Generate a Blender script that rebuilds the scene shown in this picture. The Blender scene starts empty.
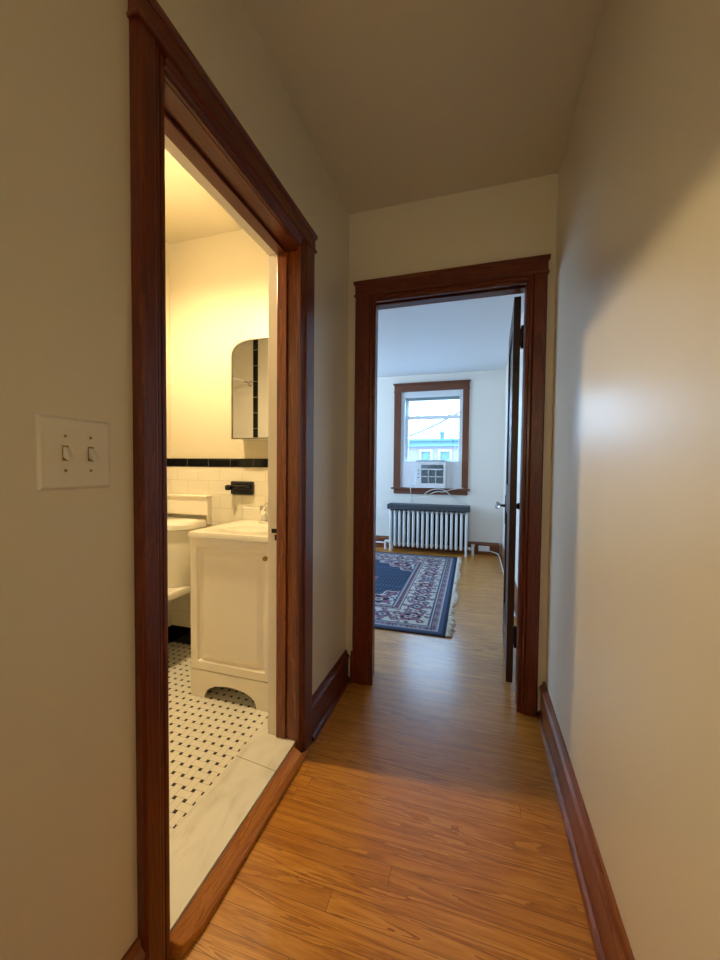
import bpy, bmesh, math, random
from mathutils import Vector, Matrix
random.seed(7)
SC = bpy.context.scene
COL = SC.collection
PI = math.pi

# ------------------------------------------------------------------ camera, light, exposure
def make_camera():
    yaw, pitch, roll, f = 0.29810, 0.03234, 0.009647, 378.46
    fw = Vector((-math.sin(yaw)*math.cos(pitch), math.cos(yaw)*math.cos(pitch), -math.sin(pitch)))
    r = Vector((math.cos(yaw), math.sin(yaw), 0)); u = r.cross(fw)
    c, s = math.cos(roll), math.sin(roll)
    r, u = c*r+s*u, -s*r+c*u
    cd = bpy.data.cameras.new('camera'); cam = bpy.data.objects.new('camera', cd)
    cd.sensor_fit = 'VERTICAL'; cd.sensor_height = 36; cd.lens = f/960*36
    cd.clip_start = 0.02; cd.clip_end = 200
    m = Matrix((r, u, -fw)).transposed().to_4x4(); m.translation = (0, 0, 1.2)
    cam.matrix_world = m
    COL.objects.link(cam); SC.camera = cam
make_camera()
SC.view_settings.view_transform = 'Standard'; SC.view_settings.look = 'None'
SC.view_settings.gamma = 1; SC.view_settings.exposure = 0.15
SC.view_settings.use_curve_mapping = False
w = bpy.data.worlds.new('overcast_sky'); SC.world = w; w.use_nodes = True
wn = w.node_tree.nodes; wl = w.node_tree.links
bg = wn['Background']; bg.inputs['Strength'].default_value = 13.5
tcw = wn.new('ShaderNodeTexCoord'); sepw = wn.new('ShaderNodeSeparateXYZ'); rw = wn.new('ShaderNodeValToRGB')
wl.new(tcw.outputs['Generated'], sepw.inputs[0]); wl.new(sepw.outputs['Z'], rw.inputs[0]); wl.new(rw.outputs[0], bg.inputs[0])
rw.color_ramp.elements[0].color = (0.50, 0.72, 1.0, 1); rw.color_ramp.elements[1].color = (0.36, 0.62, 1.0, 1)
rw.color_ramp.elements[1].position = 0.7
def area_light(name, loc, rot, sx, sy, power, color, portal=False):
    l = bpy.data.lights.new(name, 'AREA'); l.shape = 'RECTANGLE'; l.size = sx; l.size_y = sy
    l.energy = power; l.color = color
    o = bpy.data.objects.new(name, l); o.location = loc; o.rotation_euler = rot; COL.objects.link(o)
    if portal: l.cycles.is_portal = True
    return o
# sky portals: the bedroom's far window and its side window (outside the frame)
area_light('window_portal', (-0.64, 5.80, 1.80), (-PI/2, 0, 0), 0.9, 1.0, 1, (1, 1, 1), True)
area_light('side_window_portal', (-3.54, 4.00, 1.60), (0, -PI/2, 0), 1.6, 1.9, 1, (1, 1, 1), True)

# ------------------------------------------------------------------ node helpers
class G:
    def __init__(s, name):
        s.m = bpy.data.materials.new(name); s.m.use_nodes = True
        s.t = s.m.node_tree; s.n = s.t.nodes; s.l = s.t.links
        s.b = s.n['Principled BSDF']; s._o = None
    def put(s, sock, v):
        if v is None: return
        if hasattr(v, 'links') or isinstance(v, bpy.types.NodeSocket): s.l.new(v, sock)
        else: sock.default_value = v
    def ma(s, op, a, b=None, c=None, clamp=False):
        n = s.n.new('ShaderNodeMath'); n.operation = op; n.use_clamp = clamp
        s.put(n.inputs[0], a); s.put(n.inputs[1], b)
        if c is not None: s.put(n.inputs[2], c)
        return n.outputs[0]
    def co(s, kind='Object'):
        return s.n.new('ShaderNodeTexCoord').outputs[kind]
    def pos(s):
        return s.n.new('ShaderNodeNewGeometry').outputs['Position']
    def unb(s, v):      # back to the hall's floor frame (see BM)
        n = s.n.new('ShaderNodeVectorMath'); n.operation = 'MULTIPLY_ADD'; s.l.new(v, n.inputs[0])
        n.inputs[1].default_value = (1/.95,)*3; n.inputs[2].default_value = (0, 0, 1.2-1.2/.95); return n.outputs[0]
    def sep(s, v):
        n = s.n.new('ShaderNodeSeparateXYZ'); s.l.new(v, n.inputs[0]); return n.outputs
    def comb(s, x, y, z=0.0):
        n = s.n.new('ShaderNodeCombineXYZ')
        for i, q in enumerate((x, y, z)): s.put(n.inputs[i], q)
        return n.outputs[0]
    def vm(s, v, sc):
        n = s.n.new('ShaderNodeVectorMath'); n.operation = 'MULTIPLY'; s.l.new(v, n.inputs[0]); s.put(n.inputs[1], sc); return n.outputs[0]
    def noise(s, v, scale=1, detail=3, rough=.5, dist=0):
        n = s.n.new('ShaderNodeTexNoise'); s.l.new(v, n.inputs['Vector']); n.inputs['Scale'].default_value = scale
        n.inputs['Detail'].default_value = detail; n.inputs['Roughness'].default_value = rough; n.inputs['Distortion'].default_value = dist
        return n.outputs[0]
    def white(s, v):
        n = s.n.new('ShaderNodeTexWhiteNoise'); n.noise_dimensions = '3D'; s.l.new(v, n.inputs['Vector']); return n.outputs[0]
    def ramp(s, f, stops, interp='LINEAR'):
        n = s.n.new('ShaderNodeValToRGB'); s.put(n.inputs[0], f); e = n.color_ramp.elements; n.color_ramp.interpolation = interp
        while len(e) < len(stops): e.new(.5)
        for q, (p, c) in zip(e, stops): q.position = p; q.color = (*c, 1)
        return n.outputs[0]
    def mix(s, f, a, b, mode='MIX'):
        n = s.n.new('ShaderNodeMix'); n.data_type = 'RGBA'; n.blend_type = mode
        s.put(n.inputs[0], f)
        s.put(n.inputs[6], a if not isinstance(a, tuple) else (*a, 1)); s.put(n.inputs[7], b if not isinstance(b, tuple) else (*b, 1))
        return n.outputs[2]
    def bump(s, h, strength=.2, dist=.002):
        n = s.n.new('ShaderNodeBump'); s.put(n.inputs['Height'], h); n.inputs['Strength'].default_value = strength; n.inputs['Distance'].default_value = dist
        s.l.new(n.outputs[0], s.b.inputs['Normal'])
    def fin(s, col=None, rough=None, metal=None, spec=None, coat=None):
        if col is not None: s.put(s.b.inputs['Base Color'], (*col, 1) if isinstance(col, tuple) else col)
        s.put(s.b.inputs['Roughness'], rough); s.put(s.b.inputs['Metallic'], metal)
        s.put(s.b.inputs['Specular IOR Level'], spec)
        if coat: s.b.inputs['Coat Weight'].default_value = coat[0]; s.b.inputs['Coat Roughness'].default_value = coat[1]
        return s.m

def paint(name, col, rough=.45, bump=.05, scale=60, spec=.5, coat=None):
    g = G(name); v = g.pos()
    n = g.noise(v, scale, 3); n2 = g.noise(v, 1.3, 3)
    c = g.mix(g.ma('MULTIPLY', n2, .10), col, tuple(q*.86 for q in col))
    g.bump(n, bump, .001); return g.fin(c, rough, spec=spec, coat=coat)
def plain(name, col, rough=.4, metal=0.0, spec=.5, var=.06):
    g = G(name); n = g.noise(g.co(), 35, 2)
    c = g.mix(g.ma('MULTIPLY', n, var), col, tuple(q*.6 for q in col))
    return g.fin(c, rough, metal, spec)
def wood(name, axis, dark, mid, light, rough=.34, freq=1.0, coat=(.12, .15)):
    g = G(name); p = g.pos()
    st = [26*freq]*3; st[axis] = 1.5*freq
    v = g.vm(p, tuple(st))
    big = g.noise(v, 1.0, 4, .6, 1.2)
    rings = g.ma('FRACT', g.ma('MULTIPLY', big, 7.0))
    st2 = [260]*3; st2[axis] = 9
    fine = g.noise(g.vm(p, tuple(st2)), 1.0, 3, .6)
    f = g.ma('ADD', g.ma('MULTIPLY', rings, .45), g.ma('MULTIPLY', fine, .55))
    c = g.ramp(f, [(.12, dark), (.5, mid), (.85, light)])
    blot = g.noise(p, 2.2, 3)
    c = g.mix(g.ma('MULTIPLY', blot, .55), c, dark)
    g.bump(fine, .12, .0008)
    return g.fin(c, rough, coat=coat)

M = {}
M['wall'] = paint('hall_wall_paint', (.75, .69, .555), .36, .06, 45, coat=(.38, .30))
M['ceil'] = paint('ceiling_paint', (.70, .64, .51), .6, .04)
M['bedwall'] = paint('bedroom_wall_paint', (.84, .79, .71), .45, .04)
M['bedceil'] = paint('bedroom_ceiling_paint', (.72, .73, .74), .6, .03)
M['bathwall'] = paint('bathroom_wall_paint', (.60, .535, .385), .4, .10, 70)
M['cream'] = paint('cream_trim_paint', (.80, .73, .60), .35, .03)
D_, M_, L_ = (.045, .004, .001), (.145, .018, .0018), (.25, .050, .005)
for i, a in enumerate('xyz'):
    M['trim'+a] = wood('red_stained_wood_'+a, i, D_, M_, L_)
M['jamb'] = wood('figured_jamb_wood', 2, (.07, .009, .0015), (.23, .050, .006), (.40, .13, .022), .3, .8)
M['base_y'] = wood('baseboard_wood_y', 1, (.09, .021, .005), (.25, .070, .016), (.37, .13, .035))
M['base_x'] = wood('baseboard_wood_x', 0, (.09, .021, .005), (.25, .070, .016), (.37, .13, .035))
M['thresh'] = wood('threshold_oak', 1, (.34, .10, .010), (.62, .23, .030), (.78, .38, .08))
M['winwood_x'] = wood('window_wood_x', 0, (.09, .025, .009), (.17, .050, .020), (.24, .085, .038), .35)
M['winwood_z'] = wood('window_wood_z', 2, (.09, .025, .009), (.17, .050, .020), (.24, .085, .038), .35)
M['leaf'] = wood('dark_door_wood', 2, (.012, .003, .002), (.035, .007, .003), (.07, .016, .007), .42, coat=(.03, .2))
M['white_enamel'] = plain('white_enamel', (.80, .80, .78), .35)
M['vinyl'] = plain('white_vinyl', (.78, .82, .84), .4)
M['plastic'] = plain('white_plastic', (.80, .81, .82), .4)
M['ivory'] = plain('ivory_switch_plastic', (.80, .76, .66), .35)
M['grey_slab'] = plain('dark_grey_metal', (.05, .058, .072), .5)
M['black_gap'] = plain('dark_gap_sheet', (.006, .007, .012), .8)
M['grille'] = plain('grey_grille', (.20, .25, .28), .5)
M['chrome'] = plain('chrome', (.8, .8, .8), .08, 1.0, var=0)
M['brass'] = plain('aged_brass', (.35, .22, .08), .35, 1.0)
M['blackmetal'] = plain('blackened_metal', (.012, .010, .010), .35, .6)
M['blackceramic'] = plain('black_ceramic', (.006, .006, .007), .08)
M['ceramic'] = plain('white_ceramic', (.78, .74, .63), .12, var=.02)
M['vanity'] = plain('vanity_white_laminate', (.87, .79, .65), .3, var=.03)
M['counter'] = plain('cultured_marble_top', (.76, .71, .58), .12, var=.03)
M['cable'] = plain('white_cable', (.78, .76, .70), .5)
g = G('mirror_glass'); M['mirror'] = g.fin((.97, .97, .96), .01, 1.0)
g = G('bulb_glow'); g.b.inputs['Emission Color'].default_value = (1.0, .76, .42, 1); g.b.inputs['Emission Strength'].default_value = 1700; M['bulb'] = g.fin((.9, .8, .6), .4)
BULB = g.b
g = G('clear_knob_glass'); g.b.inputs['Transmission Weight'].default_value = .6; M['knobglass'] = g.fin((.85, .93, .97), .05)
# window glass: clear pane with a light surface reflection
g = G('window_glass'); tr = g.n.new('ShaderNodeBsdfTransparent'); gl = g.n.new('ShaderNodeBsdfGlossy'); mx = g.n.new('ShaderNodeMixShader')
tr.inputs[0].default_value = (.93, .97, .98, 1); gl.inputs['Roughness'].default_value = .02; mx.inputs[0].default_value = .06
g.l.new(tr.outputs[0], mx.inputs[1]); g.l.new(gl.outputs[0], mx.inputs[2]); g.l.new(mx.outputs[0], g.n['Material Output'].inputs[0]); M['glass'] = g.m

def floor_mat():
    g = G('golden_oak_strip_floor'); p = g.pos(); x, y, z = g.sep(p)
    W = .0572
    ry = g.ma('DIVIDE', y, W); row = g.ma('FLOOR', ry); fy = g.ma('FRACT', ry)
    rnd = g.white(g.comb(row, 3.7))
    xx = g.ma('ADD', g.ma('DIVIDE', x, 2.3), g.ma('MULTIPLY', rnd, 7.0)); pl = g.ma('FLOOR', xx); fx = g.ma('FRACT', xx)
    tone = g.white(g.comb(row, pl, 1.3))
    off = g.ma('MULTIPLY', tone, 17.0)
    big = g.noise(g.comb(g.ma('ADD', g.ma('MULTIPLY', x, 1.6), off), g.ma('ADD', g.ma('MULTIPLY', y, 24.0), off), 0.0), 1.0, 4, .55, 1.0)
    rings = g.ma('FRACT', g.ma('MULTIPLY', big, 5.0))
    fine = g.noise(g.comb(g.ma('MULTIPLY', x, 14.0), g.ma('MULTIPLY', y, 330.0), off), 1.0, 3, .6)
    f = g.ma('ADD', g.ma('MULTIPLY', rings, .42), g.ma('MULTIPLY', fine, .58))
    c = g.ramp(f, [(.18, (.24, .066, .006)), (.48, (.52, .205, .022)), (.82, (.70, .33, .055))])
    c = g.mix(g.ma('MULTIPLY', tone, .42), c, (.38, .13, .012))
    wear = g.noise(g.vm(p, (3.0, 2.0, 1)), 1.0, 4)
    c = g.mix(g.ma('MULTIPLY', g.ramp(wear, [(.45, (0, 0, 0)), (.75, (1, 1, 1))]), .25), c, (.66, .33, .08))
    e1 = g.ma('LESS_THAN', fy, .035); e2 = g.ma('LESS_THAN', fx, .0009); e = g.ma('MAXIMUM', e1, e2)
    c = g.mix(g.ma('MULTIPLY', e, .6), c, (.08, .028, .008))
    und = g.noise(g.vm(p, (2.0, 9.0, 1)), 1.0, 2)
    h = g.ma('ADD', g.ma('SUBTRACT', g.ma('MULTIPLY', fine, .25), e), g.ma('MULTIPLY', und, 2.0))
    g.bump(h, .18, .0012)
    rr = g.ma('ADD', .24, g.ma('MULTIPLY', fine, .14))
    return g.fin(c, rr, spec=.5, coat=(.25, .18))
M['floor'] = floor_mat()

def mosaic_mat():
    g = G('basketweave_mosaic_tile'); p = g.unb(g.pos()); x, y, z = g.sep(p)
    C = .0445
    px = g.ma('DIVIDE', g.ma('ADD', x, 1.066+C/2), C); py = g.ma('DIVIDE', g.ma('SUBTRACT', y, 1.523+C/2), C)
    ix = g.ma('ROUND', px); iy = g.ma('ROUND', py)
    fx = g.ma('ABSOLUTE', g.ma('SUBTRACT', px, ix)); fy = g.ma('ABSOLUTE', g.ma('SUBTRACT', py, iy))
    par = g.ma('ABSOLUTE', g.ma('MODULO', g.ma('ADD', ix, iy), 2.0)); par = g.ma('GREATER_THAN', par, .5)
    ax = g.ma('ADD', g.ma('MULTIPLY', fx, g.ma('SUBTRACT', 1.0, par)), g.ma('MULTIPLY', fy, par))
    ay = g.ma('ADD', g.ma('MULTIPLY', fy, g.ma('SUBTRACT', 1.0, par)), g.ma('MULTIPLY', fx, par))
    T = .345
    dot = g.ma('MULTIPLY', g.ma('GREATER_THAN', ax, T), g.ma('GREATER_THAN', ay, T))
    l1 = g.ma('LESS_THAN', g.ma('ABSOLUTE', g.ma('SUBTRACT', ay, T)), .022)
    l2 = g.ma('MULTIPLY', g.ma('LESS_THAN', g.ma('ABSOLUTE', g.ma('SUBTRACT', ax, T)), .022), g.ma('GREATER_THAN', ay, T))
    gr = g.ma('MAXIMUM', l1, l2)
    tone = g.white(g.comb(ix, iy))
    base = g.mix(g.ma('MULTIPLY', tone, .4), (.80, .77, .67), (.72, .68, .56))
    c = g.mix(g.ma('MULTIPLY', gr, .65), base, (.30, .26, .19))
    c = g.mix(dot, c, (.012, .010, .009))
    g.bump(g.ma('SUBTRACT', 1.0, gr), .3, .001)
    return g.fin(c, .3)
M['mosaic'] = mosaic_mat()

def tile_mat(name, axis, col, grout, W, H, off, z0, brick=True, rough=.12, gw=.0022):
    g = G(name); p = g.unb(g.pos()); s = g.sep(p); a = s[axis]; z = s[2]
    rz = g.ma('DIVIDE', g.ma('SUBTRACT', z, z0), H); row = g.ma('FLOOR', rz); fz = g.ma('FRACT', rz)
    sh = g.ma('MULTIPLY', g.ma('ABSOLUTE', g.ma('MODULO', row, 2.0)), .5 if brick else 0.0)
    ra = g.ma('ADD', g.ma('DIVIDE', g.ma('SUBTRACT', a, off), W), sh); fa = g.ma('FRACT', ra); ia = g.ma('FLOOR', ra)
    e = g.ma('MAXIMUM', g.ma('LESS_THAN', fz, gw/H), g.ma('LESS_THAN', fa, gw/W))
    tone = g.white(g.comb(ia, row))
    c = g.mix(g.ma('MULTIPLY', tone, .3), col, tuple(q*.9 for q in col))
    c = g.mix(e, c, grout)
    g.bump(g.ma('SUBTRACT', 1.0, e), .25, .001)
    return g.fin(c, rough)
for a, n in ((0, 'x'), (1, 'y')):
    M['tile'+n] = tile_mat('white_wall_tile_'+n, a, (.73, .68, .54), (.52, .45, .33), .167, .0885, -1.830, 1.195-.0885*20)
    M['band'+n] = tile_mat('black_band_tile_'+n, a, (.006, .006, .006), (.25, .22, .17), .1665, .056, -1.830, 1.195, False, .08)
    M['basetile'+n] = tile_mat('black_base_tile_'+n, a, (.006, .006, .006), (.03, .03, .03), .167, .14, -1.830, -.01, False, .08)
M['stripz'] = tile_mat('black_strip_tile', 0, (.008, .009, .006), (.30, .28, .2), .5, .178, -5, 1.634-.178*12, False, .1, .006)
def marble_mat():
    g = G('veined_marble'); p = g.unb(g.pos())
    v = g.noise(g.vm(p, (9, 3, 1)), 1.0, 6, .6, 2.0)
    c = g.ramp(v, [(.28, (.68, .65, .55)), (.5, (.80, .77, .68)), (.8, (.85, .83, .75))])
    x, y, z = g.sep(p)
    crack = g.ma('LESS_THAN', g.ma('ABSOLUTE', g.ma('SUBTRACT', g.ma('ADD', y, g.ma('MULTIPLY', x, .107)), 1.2135)), .0016)
    c = g.mix(g.ma('MULTIPLY', crack, .7), c, (.16, .12, .08))
    return g.fin(c, .25)
M['marble'] = marble_mat()

# the bathroom floor lies 6 cm above the hall floor; its parts are laid out in the hall's floor frame and moved by this map
BS = .95
BM = Matrix.Translation((0, 0, 1.2)) @ Matrix.Scale(BS, 4) @ Matrix.Translation((0, 0, -1.2))
BATH = [False]
def bath(on): BATH[0] = on
# ------------------------------------------------------------------ mesh helpers
class MB:
    def __init__(s): s.bm = bmesh.new()
    def box(s, x0, x1, y0, y1, z0, z1, bev=0.0, seg=2):
        r = bmesh.ops.create_cube(s.bm, size=1)
        vs = r['verts']
        for v in vs: v.co = Vector(((x0+x1)/2+v.co.x*(x1-x0), (y0+y1)/2+v.co.y*(y1-y0), (z0+z1)/2+v.co.z*(z1-z0)))
        if bev > 0:
            es = list({e for v in vs for e in v.link_edges})
            bmesh.ops.bevel(s.bm, geom=es, offset=bev, segments=seg, affect='EDGES', profile=.5)
        return s
    def prism(s, pts, d, axis='z', a=0.0, bev=0.0):
        """pts 2-D outline extruded along axis from a to d; z:(x,y) y:(x,z) x:(y,z)"""
        f = {'z': lambda p, q: (p[0], p[1], q), 'y': lambda p, q: (p[0], q, p[1]), 'x': lambda p, q: (q, p[0], p[1])}[axis]
        lo = [s.bm.verts.new(f(p, a)) for p in pts]; hi = [s.bm.verts.new(f(p, d)) for p in pts]
        n = len(pts); fs = [s.bm.faces.new(lo), s.bm.faces.new(hi[::-1])]
        for i in range(n): fs.append(s.bm.faces.new((lo[i], hi[i], hi[(i+1) % n], lo[(i+1) % n])))
        return s
    def cyl(s, p0, p1, r0, r1=None, n=16, caps=True):
        r1 = r0 if r1 is None else r1
        p0, p1 = Vector(p0), Vector(p1); d = (p1-p0).normalized()
        a = d.orthogonal().normalized(); b = d.cross(a)
        A = [s.bm.verts.new(p0+r0*(math.cos(t)*a+math.sin(t)*b)) for t in [2*PI*i/n for i in range(n)]]
        B = [s.bm.verts.new(p1+r1*(math.cos(t)*a+math.sin(t)*b)) for t in [2*PI*i/n for i in range(n)]]
        for i in range(n): s.bm.faces.new((A[i], A[(i+1) % n], B[(i+1) % n], B[i]))
        if caps: s.bm.faces.new(A[::-1]); s.bm.faces.new(B)
        return s
    def tube(s, pts, r, n=8, smooth=6):
        P = [Vector(p) for p in pts]
        if smooth and len(P) > 2:
            Q = []
            for i in range(len(P)-1):
                a, b, c, d = P[max(i-1, 0)], P[i], P[i+1], P[min(i+2, len(P)-1)]
                for k in range(smooth):
                    t = k/smooth
                    Q.append(.5*((2*b)+(c-a)*t+(2*a-5*b+4*c-d)*t*t+(3*b-a-3*c+d)*t**3))
            Q.append(P[-1]); P = Q
        rings = []; up = None
        for i, p in enumerate(P):
            d = (P[min(i+1, len(P)-1)]-P[max(i-1, 0)]).normalized()
            if up is None: up = d.orthogonal().normalized()
            up = (up-d*up.dot(d)).normalized(); b = d.cross(up)
            rings.append([s.bm.verts.new(p+r*(math.cos(2*PI*k/n)*up+math.sin(2*PI*k/n)*b)) for k in range(n)])
        for A, B in zip(rings, rings[1:]):
            for k in range(n): s.bm.faces.new((A[k], A[(k+1) % n], B[(k+1) % n], B[k]))
        s.bm.faces.new(rings[0][::-1]); s.bm.faces.new(rings[-1])
        return s
    def lathe(s, prof, c=(0, 0, 0), n=24, axis='z'):
        f = {'z': lambda r, t, h: (r*math.cos(t), r*math.sin(t), h), 'y': lambda r, t, h: (r*math.cos(t), h, r*math.sin(t)),
             'x': lambda r, t, h: (h, r*math.cos(t), r*math.sin(t))}[axis]
        c = Vector(c); rings = []
        for r, h in prof:
            rings.append([s.bm.verts.new(c+Vector(f(max(r, 1e-5), 2*PI*k/n, h))) for k in range(n)])
        for A, B in zip(rings, rings[1:]):
            for k in range(n): s.bm.faces.new((A[k], A[(k+1) % n], B[(k+1) % n], B[k]))
        s.bm.faces.new(rings[0][::-1]); s.bm.faces.new(rings[-1])
        return s
    def loops(s, ls, cap0=True, cap1=True):
        R = [[s.bm.verts.new(p) for p in l] for l in ls]; n = len(R[0])
        for A, B in zip(R, R[1:]):
            for k in range(n): s.bm.faces.new((A[k], A[(k+1) % n], B[(k+1) % n], B[k]))
        if cap0: s.bm.faces.new(R[0][::-1])
        if cap1: s.bm.faces.new(R[-1])
        return s
    def rel(s, M4):
        bmesh.ops.transform(s.bm, matrix=M4, verts=s.bm.verts); return s
    def build(s, name, mat, parent=None, smooth=False, bev=0.0, keep=False):
        bmesh.ops.recalc_face_normals(s.bm, faces=s.bm.faces)
        if BATH[0]: bmesh.ops.transform(s.bm, matrix=BM, verts=s.bm.verts)
        o = None
        me = bpy.data.meshes.new(name)
        # origin at the bounding box's bottom centre
        xs = [v.co.x for v in s.bm.verts]; ys = [v.co.y for v in s.bm.verts]; zs = [v.co.z for v in s.bm.verts]
        org = Vector(((min(xs)+max(xs))/2, (min(ys)+max(ys))/2, min(zs)))
        if keep: org = Vector((0, 0, 0))
        bmesh.ops.translate(s.bm, verts=s.bm.verts, vec=-org)
        s.bm.to_mesh(me); s.bm.free()
        me.materials.append(mat)
        o = bpy.data.objects.new(name, me); COL.objects.link(o)
        if parent is not None:
            o.parent = parent; o.location = org - world_loc(parent)
        else: o.location = org
        if smooth:
            for p in me.polygons: p.use_smooth = True
            try: me.set_sharp_from_angle(angle=math.radians(38))
            except Exception: pass
        if bev:
            md = o.modifiers.new('bevel', 'BEVEL'); md.width = bev; md.segments = 2; md.limit_method = 'ANGLE'; md.angle_limit = math.radians(40)
        return o
def world_loc(o):
    v = Vector(o.location)
    while o.parent: o = o.parent; v += Vector(o.location)
    return v
def tag(o, label=None, cat=None, group=None, kind=None):
    if label: o['label'] = label
    if cat: o['category'] = cat
    if group: o['group'] = group
    if kind: o['kind'] = kind
    return o
def thing(name, label, cat, loc, group=None):
    o = bpy.data.objects.new(name, None); COL.objects.link(o); o.location = BM @ Vector(loc) if BATH[0] else loc; o.empty_display_size = .05
    return tag(o, label, cat, group)
def struct(o, label=None): return tag(o, label, kind='structure')
def sempty(name, loc, label=None):
    o = bpy.data.objects.new(name, None); COL.objects.link(o); o.location = BM @ Vector(loc) if BATH[0] else loc; o.empty_display_size = .05
    return struct(o, label)
def B(name, mat, *boxes, parent=None, bev=0.0):
    m = MB()
    for b in boxes: m.box(*b)
    return m.build(name, mat, parent, bev=bev)

# ------------------------------------------------------------------ dimensions
XL, XR = -.689, .338          # hall side walls
YF, YB = 1.995, 2.13          # wall between hall and bedroom
HH = 2.58                     # hall ceiling
BX0, BX1 = -3.4, .36          # bedroom
BY1 = 5.577
AX = -.822                     # bathroom face of the shared wall
TY = 2.07                     # bathroom far wall face
BH = 2.67                     # bathroom ceiling
# doorway to the bathroom
DY0, DY1, DZ = .700, 1.395, 2.064
# doorway to the bedroom
EX0, EX1, EZ = -.556, .222, 2.106

# ------------------------------------------------------------------ setting
struct(B('floor', M['floor'], (XL-.01, 1.2, -2.4, 2.0, -.08, 0), (BX0-.1, 1.2, 2.0, 5.7, -.08, 0)), 'golden oak strip floor with boards running across the hall')
bath(True)
struct(B('floor_bathroom', M['mosaic'], (-3.2, -.93, .0, TY+.03, -.06, .002)), 'basketweave mosaic tile floor with small black dots')
bath(False)
struct(B('ceiling', M['ceil'], (XL-.15, XR+.8, -2.4, YB-.02, HH, HH+.1)))
bath(True); struct(B('ceiling_bathroom', M['bathwall'], (-3.2, AX-.04, 0, 2.1, BH, BH+.1))); bath(False)
struct(B('ceiling_bedroom', M['bedceil'], (BX0-.1, BX1+.2, YB-.02, 5.75, 2.565, 2.665)))
# left wall of the hall with the bathroom doorway (hall paint; its bathroom side is skinned separately)
struct(B('wall_left', M['wall'], (-.81, XL, -2.4, DY0-.02, 0, HH), (-.81, XL, DY1+.02, YF+.01, 0, HH), (-.81, XL, DY0-.02, DY1+.02, DZ+.02, HH)))
struct(B('wall_left_bathroom_side', M['bathwall'], (AX, -.81, .0, DY0-.02, 0, 2.6), (AX, -.81, DY1+.02, 1.99, 0, 2.6), (AX, -.81, DY0-.02, DY1+.02, DZ+.02, 2.6)))
struct(B('wall_right', M['wall'], (XR, XR+.12, -2.4, YF+.01, 0, HH)))
struct(B('wall_far', M['wall'], (XL-.13, EX0-.02, YF, YB-.02, 0, HH), (EX1+.02, XR+.12, YF, YB-.02, 0, HH), (EX0-.02, EX1+.02, YF, YB-.02, EZ+.02, HH)))
struct(B('wall_near_bedroom', M['bedwall'], (BX0-.1, EX0-.02, YB-.02, YB, 0, 2.6), (EX1+.02, BX1+.02, YB-.02, YB, 0, 2.6), (EX0-.02, EX1+.02, YB-.02, YB, EZ+.02, 2.6)))
struct(B('wall_back', M['wall'], (XL-.15, XR+.15, -2.5, -2.4, 0, HH)))
struct(B('wall_right_bedroom', M['bedwall'], (BX1, BX1+.12, YB-.02, BY1+.15, 0, 2.6)))
WX0, WX1, WZ0, WZ1 = -1.086, -.196, .90, 2.33     # far window opening
struct(B('wall_far_bedroom', M['bedwall'], (BX0-.1, WX0, BY1, BY1+.16, 0, 2.6), (WX1, BX1+.12, BY1, BY1+.16, 0, 2.6), (WX0, WX1, BY1, BY1+.16, 0, WZ0), (WX0, WX1, BY1, BY1+.16, WZ1, 2.6)))
struct(B('wall_left_bedroom', M['bedwall'], (BX0-.12, BX0, YB-.02, 3.05, 0, 2.6), (BX0-.12, BX0, 4.95, BY1+.15, 0, 2.6), (BX0-.12, BX0, 3.05, 4.95, 0, .8), (BX0-.12, BX0, 3.05, 4.95, 2.4, 2.6)))
# bathroom shell
bath(True)
LW = -1.972
struct(B('wall_far_bathroom', M['bathwall'], (-3.2, AX-.03, TY, YB+.07, 0, BH)))
struct(B('wall_left_bathroom', M['bathwall'], (LW-.12, LW, 1.30, TY, 0, BH)))
M['shower_tile'] = plain('white_shower_tile', (.88, .85, .76), .25, var=.02)
struct(B('wall_near_bathroom', M['shower_tile'], (-3.2, AX-.03, 0, .1, 0, BH)))
struct(B('wall_left_shower', M['bathwall'], (-3.2, -3.1, .1, TY, 0, BH)))
# wainscot
tt = .008
tr = sempty('trim_1', (-1.4, TY, 0), 'white wall tile wainscot with black band and black base tiles')
B('wall_tile', M['tilex'], (LW+tt, AX-.045, TY-tt, TY, .118, 1.195), parent=tr)
B('black_band', M['bandx'], (LW+tt, AX-.045, TY-tt-.003, TY, 1.195, 1.251), parent=tr, bev=.002)
B('black_base', M['basetilex'], (LW+.012, AX-.045, TY-.012, TY, .002, .118), parent=tr, bev=.003)
tr = sempty('trim_2', (LW, 1.7, 0), 'white wall tile and black base tiles beside the toilet')
B('wall_tile', M['tiley'], (LW, LW+tt, 1.30, TY, .118, 1.195), parent=tr)
B('black_band', M['bandy'], (LW, LW+tt+.003, 1.30, TY, 1.195, 1.251), parent=tr, bev=.002)
B('black_base', M['basetiley'], (LW, LW+.012, 1.30, TY, .002, .118), parent=tr, bev=.003)
struct(B('trim_3', M['stripz'], (-2.49+.035, -2.49+.095, .1, .108, .12, 2.66)), 'vertical strip of black tiles seen in the mirror')
# marble saddle + oak threshold
struct(B('floor_marble_saddle', M['marble'], (-.93, -.7325, .737, 1.468, -.062, .005), (-.93, -.868, .66, 1.60, -.06, .0045)), 'pale veined marble saddle under the bathroom doorway')
bath(False)

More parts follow.
